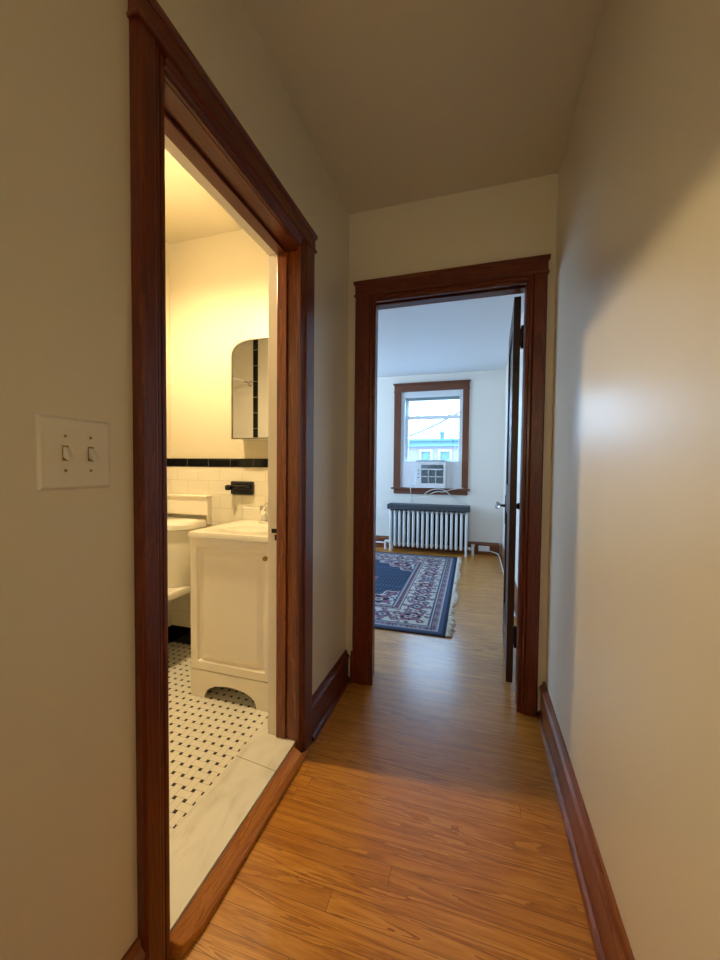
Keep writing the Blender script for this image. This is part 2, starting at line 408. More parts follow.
# ------------------------------------------------------------------ door casings (profiles)
def casing_profile(w, t):
    """(across, out) outline; across 0 = opening edge, w = outer edge"""
    return [(0, 0), (0, t*.55), (.004, t*.62), (.012, t*.62), (.014, t*.45), (.018, t*.70), (.026, t*.74), (.030, t*.62), (.034, t*.95), (.037, t), (w-.006, t), (w, t-.006), (w, 0)]
def leg_y(ya, yb, x, out, t, z1):   # casing leg on a wall facing +x; ya = opening edge, yb = outer edge
    w = abs(yb-ya); sg = 1 if yb > ya else -1
    return MB().prism([(x+out*b, ya+sg*a) for a, b in casing_profile(w, t)], z1, 'z', 0.0)
def leg_x(xa, xb, y, t, z1, z0=0.0):        # casing leg on a wall facing -y
    w = abs(xb-xa); sg = 1 if xb > xa else -1
    return MB().prism([(xa+sg*a, y-b) for a, b in casing_profile(w, t)], z1, 'z', z0)

# bathroom doorway
d1 = sempty('door_1', (XL, 1.05, 0), 'red-stained wooden door frame of the bathroom doorway')
CT = .024
leg_y(DY0-.003, .620, XL, 1, CT, 2.103).build('casing_leg', M['trimz'], d1)
leg_y(DY1-.018, 1.492, XL, 1, CT, 2.103).build('casing_leg', M['trimz'], d1)
# head: beads, fillet, frieze and cap
def head_y(y0, y1, ya, yb, x, z, zf, zt):
    m = MB(); c = CT
    m.prism([(x, z), (x+c*.55, z), (x+c*.62, z+.004), (x+c*.62, z+.010), (x+c*.45, z+.012), (x+c*.74, z+.018), (x+c*.74, z+.024), (x+c*.62, z+.028), (x+c*.95, z+.033), (x+c*.95, zf), (x, zf)], yb, 'y', ya)
    m.box(x, x+c+.007, y0-.005, y1+.005, zf-.003, zf+.008, .003)
    m.box(x, x+c, y0, y1, zf+.008, zt-.014)
    m.prism([(x, zt-.014), (x+c+.002, zt-.014), (x+c+.008, zt-.007), (x+c+.008, zt), (x, zt)], y1+.008, 'y', y0-.008)
    return m
head_y(.618, 1.494, DY0-.003, DY1-.018, XL, DZ+.002, 2.103, 2.172).build('casing_head', M['trimy'], d1)
# jamb lining (wood towards the hall) and stops, painted part towards the bathroom
B('jamb', M['jamb'], (-.775, XL+.004, DY1, DY1+.02, 0.0, DZ+.02), parent=d1)
B('jamb', M['jamb'], (-.775, XL+.004, DY0-.02, DY0, 0.0, DZ+.02), parent=d1)
B('head_jamb', M['trimy'], (-.775, XL+.004, DY0, DY1, DZ, DZ+.02), parent=d1)
B('door_stop_strip', M['jamb'], (-.784, -.740, DY1-.012, DY1, .066, DZ), parent=d1, bev=.003)
B('door_stop_strip', M['trimy'], (-.784, -.740, DY0, DY1-.012, DZ-.012, DZ), parent=d1, bev=.003)
B('painted_jamb', M['cream'], (-.828, -.775, DY1, DY1+.02, .0, DZ+.02), (-.832, -.822, DY1+.004, DY1+.09, .066, DZ+.09), (-.828, -.775, DY0-.02, DY0, .0, DZ+.02),
  (-.832, -.822, DY0-.09, DY0-.004, .066, DZ+.09), (-.828, -.775, DY0, DY1, DZ, DZ+.02), (-.832, -.822, DY0-.004, DY1+.004, DZ+.004, DZ+.09), parent=d1)
sp = B('strike_plate', M['blackmetal'], (-.812, -.786, DY1-.0015, DY1+.001, .925, .943), (-.797, -.787, DY1-.002, DY1+.001, .895, .918), parent=d1)
tag(sp, 'black metal strike plate')
# oak threshold: a bevelled ramp from the marble down to the hall floor, mitred ends
m = MB()
xi, xo = -.6955, -.652
top = [(xi, DY0+.003, .058), (xi, DY1-.020, .058), (-.664, DY1-.017, .032), (xo, DY1+.032, .016), (xo, .778, .016), (-.664, .722, .032)]
bot = [(x, y, 0.0) for x, y, z in top]
m.loops([bot, top])
th = m.build('trim_4', M['thresh'], bev=.003)
struct(th, 'varnished oak threshold strip along the marble saddle')

# bedroom doorway
d2 = sempty('door_2', (-.15, YF, 0), 'red-stained wooden door frame at the end of the hall')
leg_x(-.529, -.6436, YF, .022, 2.123).build('casing_leg', M['trimz'], d2)
leg_x(EX1-.010, .303, YF, .022, 2.123).build('casing_leg', M['trimz'], d2)
def head_x(x0, x1, xa, xb, y, z, zf, zt, mat, name, parent, t=.022):
    m = MB()
    m.prism([(y, z), (y-t*.55, z), (y-t*.62, z+.004), (y-t*.62, z+.010), (y-t*.45, z+.012), (y-t*.74, z+.018), (y-t*.74, z+.026), (y-t*.62, z+.03), (y-t*.95, z+.035), (y-t*.95, zf), (y, zf)], xb, 'x', xa)
    m.box(x0-.005, x1+.005, y-t-.007, y, zf-.003, zf+.008, .003)
    m.box(x0, x1, y-t, y, zf+.008, zt-.014)
    m.prism([(y, zt-.014), (y-t-.002, zt-.014), (y-t-.008, zt-.007), (y-t-.008, zt), (y, zt)], x1+.008, 'x', x0-.008)
    return m.build(name, mat, parent)
head_x(-.6436, .304, -.529, EX1-.010, YF, 2.087, 2.123, 2.200, M['trimx'], 'casing_head', d2)
B('jamb', M['trimz'], (EX0-.02, EX0, YF-.004, YB+.004, 0, EZ+.02), parent=d2)
B('jamb', M['trimz'], (EX1, EX1+.02, YF-.004, YB+.004, 0, EZ+.02), parent=d2)
B('head_jamb', M['trimx'], (EX0, EX1, YF-.004, YB+.004, EZ, EZ+.02), parent=d2)
B('door_stop_strip', M['trimz'], (EX0, EX0+.012, 2.045, 2.09, 0, EZ), parent=d2, bev=.003)
B('door_stop_strip', M['trimz'], (EX1-.008, EX1, 2.045, 2.09, 0, EZ), parent=d2, bev=.003)
B('door_stop_strip', M['trimx'], (EX0+.012, EX1-.008, 2.045, 2.09, EZ-.012, EZ), parent=d2, bev=.003)
B('white_edge_trim', M['cream'], (EX0-.07, EX0-.004, YB, YB+.016, 0, EZ+.07), (EX1+.004, EX1+.07, YB, YB+.016, 0, EZ+.07), (EX0-.004, EX1+.004, YB, YB+.016, EZ+.004, EZ+.07), parent=d2)

# open door leaf of the bedroom
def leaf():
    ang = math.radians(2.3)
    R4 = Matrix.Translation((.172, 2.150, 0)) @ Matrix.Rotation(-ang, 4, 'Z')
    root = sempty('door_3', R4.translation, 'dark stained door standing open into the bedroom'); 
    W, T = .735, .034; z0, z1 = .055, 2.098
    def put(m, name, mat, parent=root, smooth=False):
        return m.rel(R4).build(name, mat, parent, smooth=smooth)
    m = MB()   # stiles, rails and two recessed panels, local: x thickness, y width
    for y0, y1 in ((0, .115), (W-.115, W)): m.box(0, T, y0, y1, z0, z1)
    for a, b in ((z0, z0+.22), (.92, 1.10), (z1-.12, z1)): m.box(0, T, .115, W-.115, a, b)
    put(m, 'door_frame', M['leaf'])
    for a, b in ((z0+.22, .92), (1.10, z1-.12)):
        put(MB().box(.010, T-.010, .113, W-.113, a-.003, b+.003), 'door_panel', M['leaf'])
    k = MB()
    k.box(-.004, 0, W-.085, W-.045, .82, 1.02, .001)
    p = put(k, 'knob_plate', M['blackmetal']); 
    k = MB().cyl((-.034, W-.065, .945), (-.004, W-.065, .945), .008, .010); put(k, 'knob_stem', M['blackmetal'], root, True)
    k = MB().lathe([(.001, -.072), (.018, -.070), (.026, -.058), (.026, -.049), (.016, -.036), (.010, -.032)], (0, W-.065, .945), 12, 'x'); put(k, 'knob', M['knobglass'])
    k = MB().box(T, T+.004, W-.085, W-.045, .82, 1.02, .001); put(k, 'knob_plate', M['blackmetal'])
    k = MB().cyl((T+.004, W-.065, .945), (T+.040, W-.065, .945), .010, .010); put(k, 'knob_stem', M['blackmetal'], root, True)
    k = MB().lathe([(.010, T+.034), (.020, T+.04), (.024, T+.055), (.001, T+.068)], (0, W-.065, .945), 16, 'x'); put(k, 'knob', M['blackmetal'], root, True)
    for zc in (1.885, .31):
        h = MB(); h.box(T-.004, T+.016, -.004, 0.004, zc-.046, zc+.046); h.cyl((T+.008, -.008, zc-.058), (T+.008, -.008, zc+.058), .007)
        put(h, 'hinge', M['blackmetal'])
leaf()

# ------------------------------------------------------------------ baseboards
def bb_profile(h=.171, t=.018):
    return [(0, 0), (t+.016, 0), (t+.016, .008), (t+.011, .016), (t+.002, .021), (t, .021), (t, h-.040), (t+.005, h-.036), (t+.005, h-.028), (t-.004, h-.018), (t-.008, h-.006), (t-.011, h), (0, h)]
def bb_y(name, x, sg, y0, y1, mat, label=None):
    struct(MB().prism([(x+sg*a, b) for a, b in bb_profile()], y1, 'y', y0).build(name, mat), label)
def bb_x(name, y, x0, x1, mat, label=None):
    struct(MB().prism([(y-a, b) for a, b in bb_profile()], x1, 'x', x0).build(name, mat), label)
bb_y('baseboard_right', XR, -1, -2.4, YF, M['base_y'])
bb_y('baseboard_left', XL, 1, -2.4, .618, M['base_y'])
bb_y('baseboard_left_far', XL, 1, 1.494, YF, M['trimy'])
bb_x('baseboard_far', YF, .303, XR-.034, M['trimx'])
bb_x('baseboard_far_left', YF, XL+.034, -.6436, M['trimx'])
bb_x('baseboard_bedroom_far', BY1, BX0, BX1-.034, M['base_x'])
bb_y('baseboard_bedroom_right', BX1, -1, 2.16, BY1, M['base_y'])

# ------------------------------------------------------------------ bedroom window
w1 = sempty('window_1', (-.65, BY1, .8), 'sash window with brown wooden casing in the bedroom')
CY = BY1
B('casing_leg', M['winwood_z'], (-1.186, WX0+.004, CY-.022, CY, .915, 2.33), parent=w1, bev=.003)
B('casing_leg', M['winwood_z'], (WX1-.004, -.112, CY-.022, CY, .915, 2.33), parent=w1, bev=.003)
B('casing_head', M['winwood_x'], (-1.186, -.112, CY-.024, CY, 2.33, 2.425), (-1.194, -.104, CY-.034, CY, 2.322, 2.334), (-1.20, -.098, CY-.042, CY, 2.425, 2.446), parent=w1, bev=.002)
B('window_sill', M['winwood_x'], (-1.216, -.084, CY-.055, CY+.05, .888, .915), parent=w1, bev=.006)
B('apron', M['winwood_x'], (-1.180, -.116, CY-.020, CY, .822, .888), parent=w1, bev=.004)
B('window_frame', M['vinyl'], (WX0, WX0+.055, CY+.012, CY+.15, .915, WZ1), (WX1-.045, WX1, CY+.012, CY+.15, .915, WZ1), (WX0+.055, WX1-.045, CY+.012, CY+.15, 2.26, WZ1), (WX0+.055, WX1-.045, CY+.05, CY+.16, .900, .93), parent=w1)
us = B('upper_sash', M['vinyl'], (-1.031, -.985, CY+.10, CY+.135, 1.58, 2.26), (-.254, -.241, CY+.10, CY+.135, 1.58, 2.26), (-.985, -.254, CY+.10, CY+.135, 2.205, 2.26), (-.985, -.254, CY+.10, CY+.135, 1.935, 1.965), parent=w1)
B('glass_pane', M['glass'], (-.985, -.254, CY+.116, CY+.120, 1.58, 2.205), parent=us)
ls = B('lower_sash', M['vinyl'], (-1.031, -.985, CY+.055, CY+.09, 1.305, 1.965), (-.254, -.241, CY+.055, CY+.09, 1.305, 1.965), (-.985, -.254, CY+.055, CY+.09, 1.922, 1.975), (-.985, -.254, CY+.055, CY+.09, 1.305, 1.330), parent=w1)
B('glass_pane', M['glass'], (-.985, -.254, CY+.070, CY+.074, 1.33, 1.93), parent=ls)
B('sash_lock', M['vinyl'], (-.87, -.83, CY+.045, CY+.085, 1.965, 1.985), (-.41, -.37, CY+.045, CY+.085, 1.965, 1.985), parent=ls, bev=.003)
# simple side window (outside the frame)
w2 = sempty('window_2', (BX0, 4.0, .8))
B('window_frame', M['vinyl'], (BX0-.1, BX0-.03, 3.05, 3.10, .8, 2.4), (BX0-.1, BX0-.03, 4.90, 4.95, .8, 2.4), (BX0-.1, BX0-.03, 3.10, 4.90, .8, .85), (BX0-.1, BX0-.03, 3.10, 4.90, 2.35, 2.4), (BX0-.09, BX0-.04, 3.10, 4.90, 1.58, 1.62), (BX0-.09, BX0-.04, 3.98, 4.02, .85, 2.35), parent=w2)

# blind head rail
bl = thing('window_blind', 'white blind raised into a thin stack at the top of the window', 'blind', (-.64, CY+.03, 2.19))
B('head_rail', M['vinyl'], (-1.027, -.245, CY+.014, CY+.048, 2.235, 2.262), parent=bl, bev=.002)
m = MB()
for i in range(6): m.box(-1.020, -.252, CY+.016, CY+.046, 2.200+i*.0058, 2.2035+i*.0058)
m.build('slat_stack', plain('grey_blind_slats', (.33, .42, .46), .5), bl)
B('bottom_rail', M['vinyl'], (-1.022, -.250, CY+.018, CY+.044, 2.186, 2.198), parent=bl, bev=.002)

# ------------------------------------------------------------------ air conditioner
ac = thing('air_conditioner', 'white window air conditioner with grey grille sitting on the wooden sill', 'air conditioner', (-.63, CY, .915))
ax0, ax1, az0, az1, ay = -.846, -.420, .918, 1.300, CY-.075
B('body', M['plastic'], (ax0+.012, ax1-.012, ay+.02, CY+.38, az0, az1-.004), parent=ac, bev=.006)
m = MB()     # front bezel around the grille
gx0, gx1, gz0, gz1 = -.764, -.448, .985, 1.252
for b in ((ax0, gx0, az0, az1), (gx1, ax1, az0, az1), (gx0, gx1, az0, gz0), (gx0, gx1, gz1, az1), (gx0, gx1, 1.178, 1.196)): m.box(b[0], b[1], ay, ay+.03, b[2], b[3])
m.build('front_bezel', M['plastic'], ac, bev=.004)
B('grille_backing', M['black_gap'], (gx0, gx1, ay+.020, ay+.026, gz0, gz1), parent=ac)
m = MB()
for i in range(22): m.box(gx0, gx1, ay+.006, ay+.018, gz0+.004+i*.0086, gz0+.0075+i*.0086)
m.build('intake_grille', plain('pale_grille', (.30, .36, .38), .5), ac)
m = MB()
for x in (-.662, -.556): m.box(x-.006, x+.006, ay+.001, ay+.0055, gz0, 1.178)
m.box(gx0, gx1, ay+.001, ay+.0055, 1.076, 1.088)
m.build('grille_cross_bars', M['plastic'], ac)
m = MB()
for i in range(13): m.box(gx0+.012+i*.0245, gx0+.018+i*.0245, ay+.004, ay+.019, 1.196, gz1)
m.build('air_vent', plain('vent_white', (.55, .62, .65), .5), ac)
B('vent_flap', M['grille'], (gx0, gx0+.10, ay+.003, ay+.008, 1.204, 1.246), parent=ac)
for z in (1.17, 1.12, 1.07): MB().cyl((-.806, ay-.006, z), (-.806, ay, z), .011, n=14).build('control_knob', M['grille'], ac)
m = MB().box(ax0+.004, ax1-.004, ay+.004, CY+.05, az1+.0005, az1+.010)
m.build('top_rail', M['grille'], ac)
def side_panel(x0, x1):
    n = 14; pts = []
    for i in range(n+1): pts.append((x0+(x1-x0)*i/n, CY+.002+(.0015 if i % 2 else 0)))
    for i in range(n, -1, -1): pts.append((x0+(x1-x0)*i/n, CY+.009+(.0015 if i % 2 else 0)))
    MB().prism(pts, 1.304, 'z', .916).build('side_panel', M['plastic'], ac)
side_panel(WX0+.001, ax0+.012); side_panel(ax1-.012, WX1-.001)
# its cord: off the left of the unit down behind the radiator shelf
tag(MB().tube([(-.86, CY-.05, .95), (-.915, CY-.066, .925), (-.915, CY-.075, .87), (-.912, CY-.035, .78), (-.93, CY-.010, .70)], .0055).build('hanging_cable', M['cable'], smooth=True),
    'white cord hanging straight from the left of the air conditioner', 'cord')
tag(MB().tube([(-.73, CY-.035, .815), (-.66, CY-.048, .87), (-.58, CY-.066, .90), (-.50, CY-.068, .905), (-.42, CY-.070, .885), (-.36, CY-.045, .83), (-.27, CY-.022, .77), (-.20, CY-.010, .70)], .0055).build('looped_cable', M['cable'], smooth=True),
    'white cable arching over the front of the window sill', 'cord')
tag(MB().tube([(-.64, CY-.046, .825), (-.54, CY-.072, .868), (-.44, CY-.084, .868), (-.34, CY-.078, .900), (-.22, CY-.055, .925), (-.17, CY-.03, .917+.006)], .005).build('looped_cable', M['cable'], smooth=True),
    'white cable rising along the sill to its right end', 'cord')

# ------------------------------------------------------------------ radiator
NS = 17; RX0, RX1 = -1.182, -.118; RY = 5.440
rad = thing('radiator', 'white cast iron column radiator standing under the bedroom window', 'radiator', ((RX0+RX1)/2, RY, 0))
def section(x, end):
    m = MB(); r = .0215
    for dy, r in ((-.062, .0188), (-.015, .0125), (.03, .0125)):
        m.lathe([(.010, .085), (r, .105), (r, .56), (.010, .585)], (x, RY+dy, 0), 12)
    for z in (.090, .578):      # hubs joining the columns
        m.loops([[(x+rr*.8*math.cos(t)*.9, y, z+rr*math.sin(t)) for t in [2*PI*k/12 for k in range(12)]] for y, rr in ((RY-.082, .010), (RY-.068, .024), (RY, .027), (RY+.068, .024), (RY+.082, .010))])
    if end:
        for dy in (-.062, .062): m.lathe([(.020, 0.0), (.013, .03), (.019, .10)], (x, RY+dy, 0), 12)
    return m.build('radiator_section', M['white_enamel'], rad, smooth=True)
first = section(RX0, False)
for i in range(1, NS-1):
    c = first.copy(); COL.objects.link(c); c.location.x = first.location.x + (RX1-RX0)*i/(NS-1)
section(RX1, True)
for dy in (-.062, .062): MB().lathe([(.020, 0.0), (.013, .03), (.017, .085)], (RX0, RY+dy, 0), 12).build('foot', M['white_enamel'], rad, smooth=True)
MB().cyl((RX0-.02, RY, .578), (RX1+.02, RY, .578), .015).build('tie_rod', M['white_enamel'], rad, smooth=True)
v = MB().cyl((RX1+.02, RY, .09), (RX1+.075, RY, .09), .017); v.lathe([(.012, .0), (.026, .0), (.026, .008), (.018, .012), (.018, .12), (.024, .13), (.024, .15), (.01, .155)], (RX1+.09, RY, 0), 16)
v.lathe([(.024, 0), (.024, .020)], (RX1+.036, RY, .09), 8, 'x')
v.build('steam_valve', M['white_enamel'], rad, smooth=True)
v = MB().tube([(RX0-.02, RY, .12), (RX0-.075, RY, .125), (RX0-.088, RY, .115), (RX0-.09, RY, .0)], .015, 10, 4); v.cyl((RX0-.052, RY, .122), (RX0-.030, RY, .122), .023, n=8)
v.build('inlet_pipe', M['white_enamel'], rad, smooth=True)
tag(MB().tube([(-3.0, 5.50, .085), (-2.2, 5.50, .085), (-1.30, 5.50, .085)], .011, 8, 1).build('heating_pipe', M['white_enamel'], smooth=True), 'thin white pipe running along the baseboard left of the radiator', 'pipe')
sh = thing('radiator_shelf', 'dark grey metal shelf capping the radiator', 'shelf', (-.65, RY, .60))
B('shelf_top', M['grey_slab'], (-1.222, -.072, 5.315, 5.550, .612, .683), parent=sh, bev=.006)
B('gap_shade_sheet', M['black_gap'], (-1.20, -.095, 5.530, 5.540, .09, .612), parent=sh)  # added black sheet standing in for the shade between the columns

# things on the baseboard right of the radiator
pb = thing('power_adapter', 'white plug-in box on the baseboard right of the radiator', 'adapter', (.13, CY-.04, .05))
B('case', M['plastic'], (.045, .195, CY-.075, CY-.030, .055, .125), parent=pb, bev=.005)
tag(MB().tube([(.187, CY-.05, .065), (.25, CY-.048, .045), (.29, CY-.06, .034), (.312, CY-.15, .030), (.316, CY-.5, .030), (.317, 4.2, .028), (.317, 3.2, .028)], .008, 8).build('phone_cable', M['cable'], smooth=True),
    'white cable running along the bedroom baseboard into the corner', 'cord')

# ------------------------------------------------------------------ rug
def rug():
    L, W = 3.1, 2.50; s = .0085
    nu, nv = int(L/s), int(W/s)
    navy = (.007, .012, .034); slate = (.055, .085, .16); ivory = (.58, .53, .47); rose = (.26, .10, .15); blue = (.12, .18, .30); green = (.03, .07, .075); pale = (.28, .29, .34); mauve = (.22, .15, .20)
    rnd = random.Random(3)
    def flower(x, y, R, seed):
        r = math.hypot(x, y)/R; a = math.atan2(y, x)
        if r < .22: return rose if seed % 2 else green
        if r < .34: return ivory
        if r < .60+.22*math.cos(a*4+seed): return navy if seed % 2 else slate
        if r < .82+.20*math.cos(a*4+seed+PI): return rose if seed % 3 else mauve
        return None
    def hsh(i, j): return ((i*73856093) ^ (j*19349663)) & 1023
    def col(u, v):
        d4 = (u, L-u, v, W-v); d = min(d4); k = d4.index(d)
        t = v if k < 2 else u
        if d < .032: return navy
        if d < .066: return slate
        if d < .074: return ivory
        if d < .120: 
            q = (t/.036) % 1; w_ = (d-.074)/.046
            return rose if abs(q-.5)+abs(w_-.5) < .42 else (navy if q < .12 or abs(w_-.5) > .46 else pale)
        if d < .130: return ivory
        if d < .150: return slate
        if d < .400:
            P = .21; n = int(t/P); x = (t % P)-P/2; y = d-.275
            f = flower(x, y, .085, n)
            if f: return f
            x2 = (t+P/2) % P - P/2
            f = flower(x2, y-.06, .042, n+1) or flower(x2, y+.06, .042, n) or flower(x, y-.105, .025, n) or flower(x, y+.105, .025, n)
            if f: return f
            vine = .07*math.sin(t/P*2*PI)
            if abs(y-vine) < .008: return green
            if (hsh(int(t/.026), int(d/.026)) % 9) == 0: return mauve
            if (hsh(int(t/.018), int(d/.022)) % 13) == 1: return slate
            return ivory
        if d < .412: return navy
        if d < .424: return ivory
        if d < .464:
            q = (t/.05) % 1; w_ = (d-.424)/.04
            return navy if abs(q-.5)*1.2+abs(w_-.5) < .40 else (rose if q < .2 else mauve)
        if d < .476: return ivory
        if d < .490: return slate
        # field
        fu, fv = min(u, L-u)-.49, min(v, W-v)-.49
        e = fu*1.0+fv*1.25+.035*math.sin(fu*42)+.03*math.cos(fv*45)
        if e < .52:
            if e > .490: return ivory
            if e > .465: return rose
            f = flower((fu-.15), (fv-.12), .13, 1) or flower(fu-.34, fv-.05, .07, 2) or flower(fu-.06, fv-.30, .07, 3)
            if f: return f
            return ivory if (hsh(int(u/.03), int(v/.03)) % 3) else slate
        cu, cv = abs(u-L/2), abs(v-W/2)
        r = math.hypot(cu*.75, cv*1.15)+.05*math.cos(math.atan2(cv, cu)*8)
        if r < .42:
            if r > .40: return ivory
            if r > .36: return rose
            return flower(u-L/2, v-W/2, .30, 1) or (ivory if hsh(int(u/.035), int(v/.03)) % 2 else slate)
        # pendants of the medallion
        for pu, pv, R in ((.66, 0, .10), (0, .47, .09)):
            f = flower(cu-pu, cv-pv, R, 1)
            if f: return f if f != navy else ivory
        gu, gv = (u/.034) % 1, (v/.040) % 1
        if abs(gv-.5) < .22 and gu < .62: return (.07, .13, .23)
        return navy
    vs, cols = [], []
    for j in range(nv+1):
        for i in range(nu+1):
            u, v = i*s, j*s
            vs.append((-u, v, .009+.0004*math.sin(u*300)*math.sin(v*300)))
            c = col(min(u, L-1e-4), min(v, W-1e-4)); cols.append((*c, 1))
    n1 = nu+1
    fs = [(j*n1+i, (j+1)*n1+i, (j+1)*n1+i+1, j*n1+i+1) for j in range(nv) for i in range(nu)]
    # skirt
    base = len(vs); ring = [i for i in range(n1)] + [j*n1+nu for j in range(1, nv+1)] + [nv*n1+i for i in range(nu-1, -1, -1)] + [j*n1 for j in range(nv-1, 0, -1)]
    for q in ring: x, y, z = vs[q]; vs.append((x, y, 0.0005)); cols.append(cols[q])
    m_ = len(ring)
    for k in range(m_): fs.append((ring[k], ring[(k+1) % m_], base+(k+1) % m_, base+k))
    me = bpy.data.meshes.new('pile'); me.from_pydata(vs, [], fs)
    a = me.color_attributes.new('weave', 'FLOAT_COLOR', 'POINT')
    a.data.foreach_set('color', [q for c in cols for q in c])
    g = G('woven_rug'); n = g.n.new('ShaderNodeVertexColor'); n.layer_name = 'weave'
    nz = g.noise(g.pos(), 220, 2)
    c = g.mix(g.ma('MULTIPLY', nz, .35), n.outputs[0], (.06, .06, .07))
    g.bump(nz, .4, .002);
    me.materials.append(g.fin(c, .9, spec=.2))
    root = thing('oriental_rug', 'navy and ivory floral rug with knotted fringe on the bedroom floor', 'rug', (-.185, 2.712, 0))
    o = bpy.data.objects.new('pile', me); COL.objects.link(o); o.parent = root
    # fringe along the right short end
    for side in (0, 1):
        m = MB(); rr = random.Random(5+side)
        n = 150
        for i in range(n):
            v = (i+.5)/n*W; sx = 1 if side == 0 else -1; x0 = 0 if side == 0 else -L
            ln = .026+.026*rr.random()+.010*math.sin(v*9); dv = rr.uniform(-.022, .022)+.012*math.sin(v*13)
            m.tube([(x0-.004*sx, v, .006), (x0+sx*ln*.35, v+dv*.4+rr.uniform(-.006, .006), .010+rr.random()*.006), (x0+sx*ln*.7, v+dv, .008+rr.random()*.006), (x0+sx*ln, v+dv*1.5+rr.uniform(-.008, .008), .004)], .0045, 5, 3)
        if side == 0:
            f = m.build('fringe', paint('fringe_cotton', (.80, .75, .66), .9, .2, 200), root, keep=True); f.location = (0, 0, 0)
        else:
            f = m.build('fringe', bpy.data.materials['fringe_cotton'], root, keep=True); f.location = (0, 0, 0)
        f['kind'] = 'stuff'; f['label'] = 'cream knotted fringe'
    root.rotation_euler.z = math.radians(.7)
rug()

# ------------------------------------------------------------------ light switch
lsw = thing('light_switch', 'ivory double toggle switch plate on the left hall wall', 'light switch', (XL, .501, 1.157))
y0, y1, z0, z1 = .437, .565, 1.157, 1.283
MB().loops([[(XL+d, y0+i, z0+i), (XL+d, y1-i, z0+i), (XL+d, y1-i, z1-i), (XL+d, y0+i, z1-i)] for d, i in ((0, 0), (.002, 0), (.0055, .004), (.0062, .008))]).build('plate', M['ivory'], lsw)
for yc in (.479, .524):
    B('toggle_slot', M['brass'], (XL+.0058, XL+.0068, yc-.0055, yc+.0055, 1.207, 1.234), parent=lsw)
    t = MB(); t.prism([(XL+.006, 1.231), (XL+.012, 1.229), (XL+.022, 1.213), (XL+.021, 1.206), (XL+.006, 1.213)], yc+.0042, 'y', yc-.0042); t.build('toggle', M['ivory'], lsw, bev=.001)
    for z in (1.190, 1.250): MB().lathe([(.0026, 0), (.0024, .0012), (.001, .0016)], (XL+.0060, yc, z), 12, 'x').build('screw', M['brass'], lsw, smooth=True)

# ------------------------------------------------------------------ bathroom: vanity
bath(True)
VX0, VX1, VY0, VY1 = -1.407, -.925, 1.600, TY-.02
van = thing('vanity_cabinet', 'white bathroom vanity cabinet with raised panel door and arched toe board', 'cabinet', ((VX0+VX1)/2, 1.8, .002))
z0, z1 = .004, .836
m = MB(); t = .016
m.box(VX0, VX0+t, VY0+.018, VY1, z0, z1); m.box(VX1-t, VX1, VY0+.018, VY1, z0, z1); m.box(VX0+t, VX1-t, VY1-t, VY1, z0+.1, z1)
m.box(VX0+t, VX1-t, VY0+.018, VY1-t, .115, .131); m.build('body', M['vanity'], van)
arch = [(VX0, z0), (-1.322, z0)] + [(-1.170+.152*math.cos(a), z0+.002+.078*math.sin(a)**.8) for a in [PI-PI*k/18 for k in range(19)]] + [(-1.018, z0), (VX1, z0), (VX1, .146), (VX0, .146)]
MB().prism(arch, VY0+.018, 'y', VY0+.001).build('toe_board', M['vanity'], van, bev=.002)
def rect(x0, x1, z0, z1, y): return [(x0, y, z0), (x1, y, z0), (x1, y, z1), (x0, y, z1)]
dr = MB(); a = (VX0+.001, VX1-.001, .150, .832)
seq = [(0, .018), (0, .002), (.002, 0), (.042, 0), (.046, .007), (.050, .011), (.058, .012), (.084, .001), (.087, 0)]
dr.loops([rect(a[0]+i, a[1]-i, a[2]+i*(1.0), a[3]-i*(1.0), VY0+d) for i, d in seq])
door = dr.build('door', M['vanity'], van)
k = MB().lathe([(.004, 0), (.006, -.010), (.012, -.018), (.011, -.024), (.001, -.026)], (-.956, VY0, .762), 16, 'y'); k.build('knob', M['brass'], door, smooth=True)
# counter with integral bowl rim and low backsplash
ct = thing('vanity_countertop', 'cream moulded sink top with low backsplash on the vanity cabinet', 'countertop', (-1.16, 1.82, .837))
CX0, CX1, CY0, CY1 = -1.392, -.905, 1.572, TY-.012
m = MB(); cx, cy, zt = (CX0+CX1)/2+.01, 1.775, .868
N = 48
def sq(t, hx, hy):   # rectangle sampled by angle
    c, s_ = math.cos(t), math.sin(t); k = min(hx/max(abs(c), 1e-6), hy/max(abs(s_), 1e-6)); return c*k, s_*k
ts = sorted([2*PI*i/N for i in range(N)] + [q for q in []])
def rl(inset, z):
    out = []
    for t in ts:
        x, y = sq(t, (CX1-CX0)/2-inset, (CY1-CY0)/2-inset); out.append(((CX0+CX1)/2+x, (CY0+CY1)/2+y, z))
    return out
def el(rx, ry, z): return [(cx+rx*math.cos(t), cy+ry*math.sin(t), z) for t in ts]
m.loops([rl(.004, .8372), rl(0, .842), rl(0, zt-.006), rl(.004, zt), el(.185, .135, zt+.001), el(.175, .125, zt-.003), el(.15, .10, zt-.008), el(.05, .04, zt-.013)])
m.build('sink_top', M['counter'], ct, smooth=True)
B('backsplash', M['counter'], (CX0, CX1, TY-.034, TY-.0125, zt-.002, .948), parent=ct, bev=.006)
fa = thing('faucet', 'chrome two-handle faucet at the back of the vanity sink', 'faucet', (-1.14, 1.955, zt))
fx, fy = -1.125, 1.945
m = MB(); m.box(fx-.080, fx+.080, fy-.028, fy+.028, zt, zt+.018, .008, 3); m.build('base', M['chrome'], fa, smooth=True)
m = MB(); m.lathe([(.020, zt+.018), (.018, zt+.06), (.016, zt+.09)], (fx, fy, 0), 20); m.tube([(fx, fy, zt+.085), (fx, fy-.02, zt+.118), (fx, fy-.07, zt+.115), (fx, fy-.105, zt+.085)], .011, 12, 5); m.build('spout', M['chrome'], fa, smooth=True)
